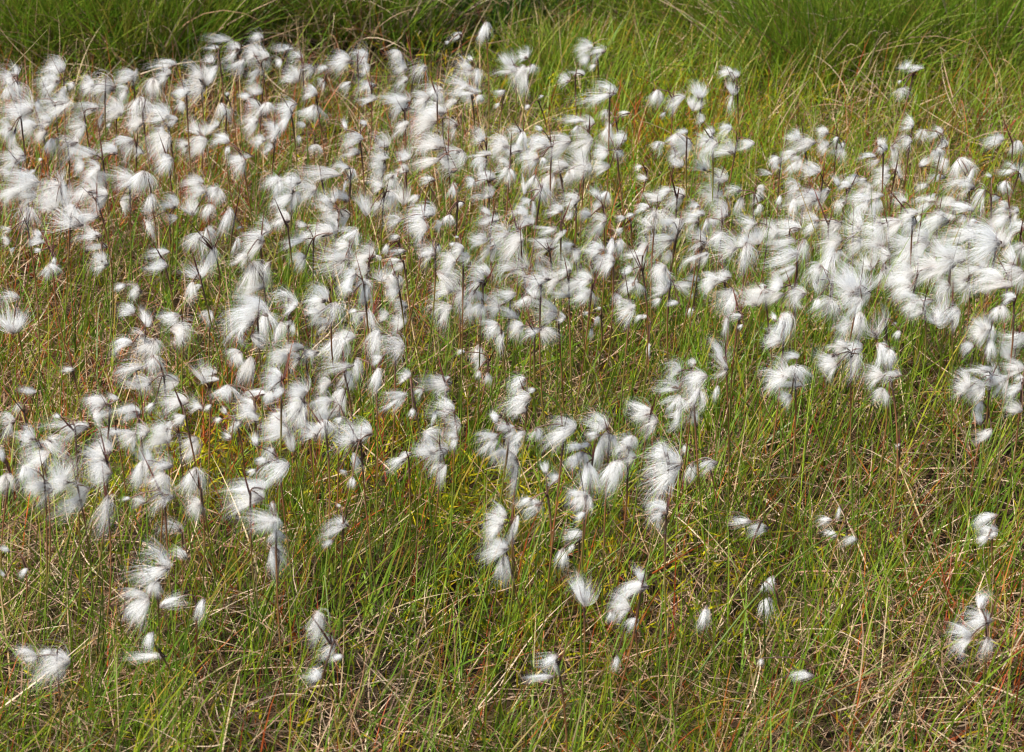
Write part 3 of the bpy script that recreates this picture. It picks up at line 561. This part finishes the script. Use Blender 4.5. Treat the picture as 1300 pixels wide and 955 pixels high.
    for q in range(nb):
        ln = (0.026 + 0.045 * R.rand() ** 1.3) * (0.6 if tiny or q else 1.0)
        a = axis + np.array([R.randn() * 0.28 - 0.08, R.randn() * 0.28, 0]); a /= np.linalg.norm(a)
        o = bpy.data.objects.new('bract', BRACT[R.randint(len(BRACT))]); C.objects.link(o); o.parent = root
        o.location = Vector((node - axis * 0.004 - base).tolist())
        o.rotation_euler = (Vector(a.tolist()).to_track_quat('Z', 'Y') @ __import__('mathutils').Quaternion((0, 0, 1), R.rand() * 6.28)).to_euler()
        wsc = 0.018 + 0.014 * R.rand()
        o.scale = (wsc, wsc, ln)
    plants.append(dict(o=root, c=c, n=len(g), area=area.sum(), L=L0, tiny=tiny, span=span, bb=bb))

# ------------------------------------------------------------------ a label for each plant: its look, then where it stands
COLS = ['at the left edge', 'far left', 'left', 'mid left', 'left of centre', 'right of centre', 'mid right', 'right', 'far right', 'at the right edge']
ROWS = [(62, 'against the dark rushes'), (100, 'along the back edge'), (140, 'in the back rows'), (180, 'behind the upper drift'), (220, 'in the upper drift'), (262, 'below the upper drift'),
        (305, 'behind the thick band'), (348, 'inside the thick band'), (395, 'fronting the thick band'), (445, 'below the thick band'), (500, 'in the lower drift'),
        (555, 'fronting the lower drift'), (620, 'in the near grass'), (700, 'in the sparse foreground'), (2000, 'in the nearest grass')]
NUM = ['no', 'single', 'two', 'three', 'four', 'five']
cells = {}
for p_ in plants:
    col_ = min(9, max(0, int(p_['c'][0] // 130))); row = next(k for k, (y, _) in enumerate(ROWS) if p_['c'][1] < y)
    cells.setdefault((row, col_), []).append(p_)
ORD = ['first', 'second', 'third', 'fourth', 'fifth', 'sixth', 'seventh', 'eighth', 'ninth', 'tenth']
for (row, col_), ps in cells.items():
    cs = np.array([q['c'] for q in ps])
    horiz = np.ptp(cs[:, 0]) >= np.ptp(cs[:, 1]) * 1.2
    order = np.argsort(cs[:, 0] if horiz else cs[:, 1])
    for rank, k in enumerate(order):
        q = ps[k]; n_ = len(ps)
        if n_ == 1: where = ''
        elif n_ == 2: where = ('leftmost' if horiz else 'upper') if rank == 0 else ('rightmost' if horiz else 'lower')
        else: where = (('leftmost' if horiz else 'highest') if rank == 0 else ('rightmost' if horiz else 'lowest') if rank == n_ - 1 else ORD[rank] + (' from left' if horiz else ' from top'))
        big = q['area'] / q['L'] ** 2
        if q['tiny']: look = 'small half open cotton grass'
        elif q['n'] == 1: look = 'single hanging cotton tuft' if q['bb'][0, 3] > 1.2 * q['bb'][0, 2] else 'single blown cotton tuft'
        else: look = ('big' if big > 3.2 else 'thin' if big < 1.3 else 'white') + ' ' + NUM[q['n']] + ' tufted cotton grass'
        lab = look + ((', ' + where) if where else '') + ' ' + ROWS[row][1] + ', ' + COLS[col_]
        q['o']['label'] = lab; q['o']['category'] = 'cotton grass'; q['o']['kind'] = 'thing'; q['o']['group'] = 'cotton grass plants in the meadow'
print('plants', len(plants), 'tufts', len(B), 'longest label', max(len(q['o']['label'].split()) for q in plants))
print('same labels', len(plants) - len({q['o']['label'] for q in plants}))
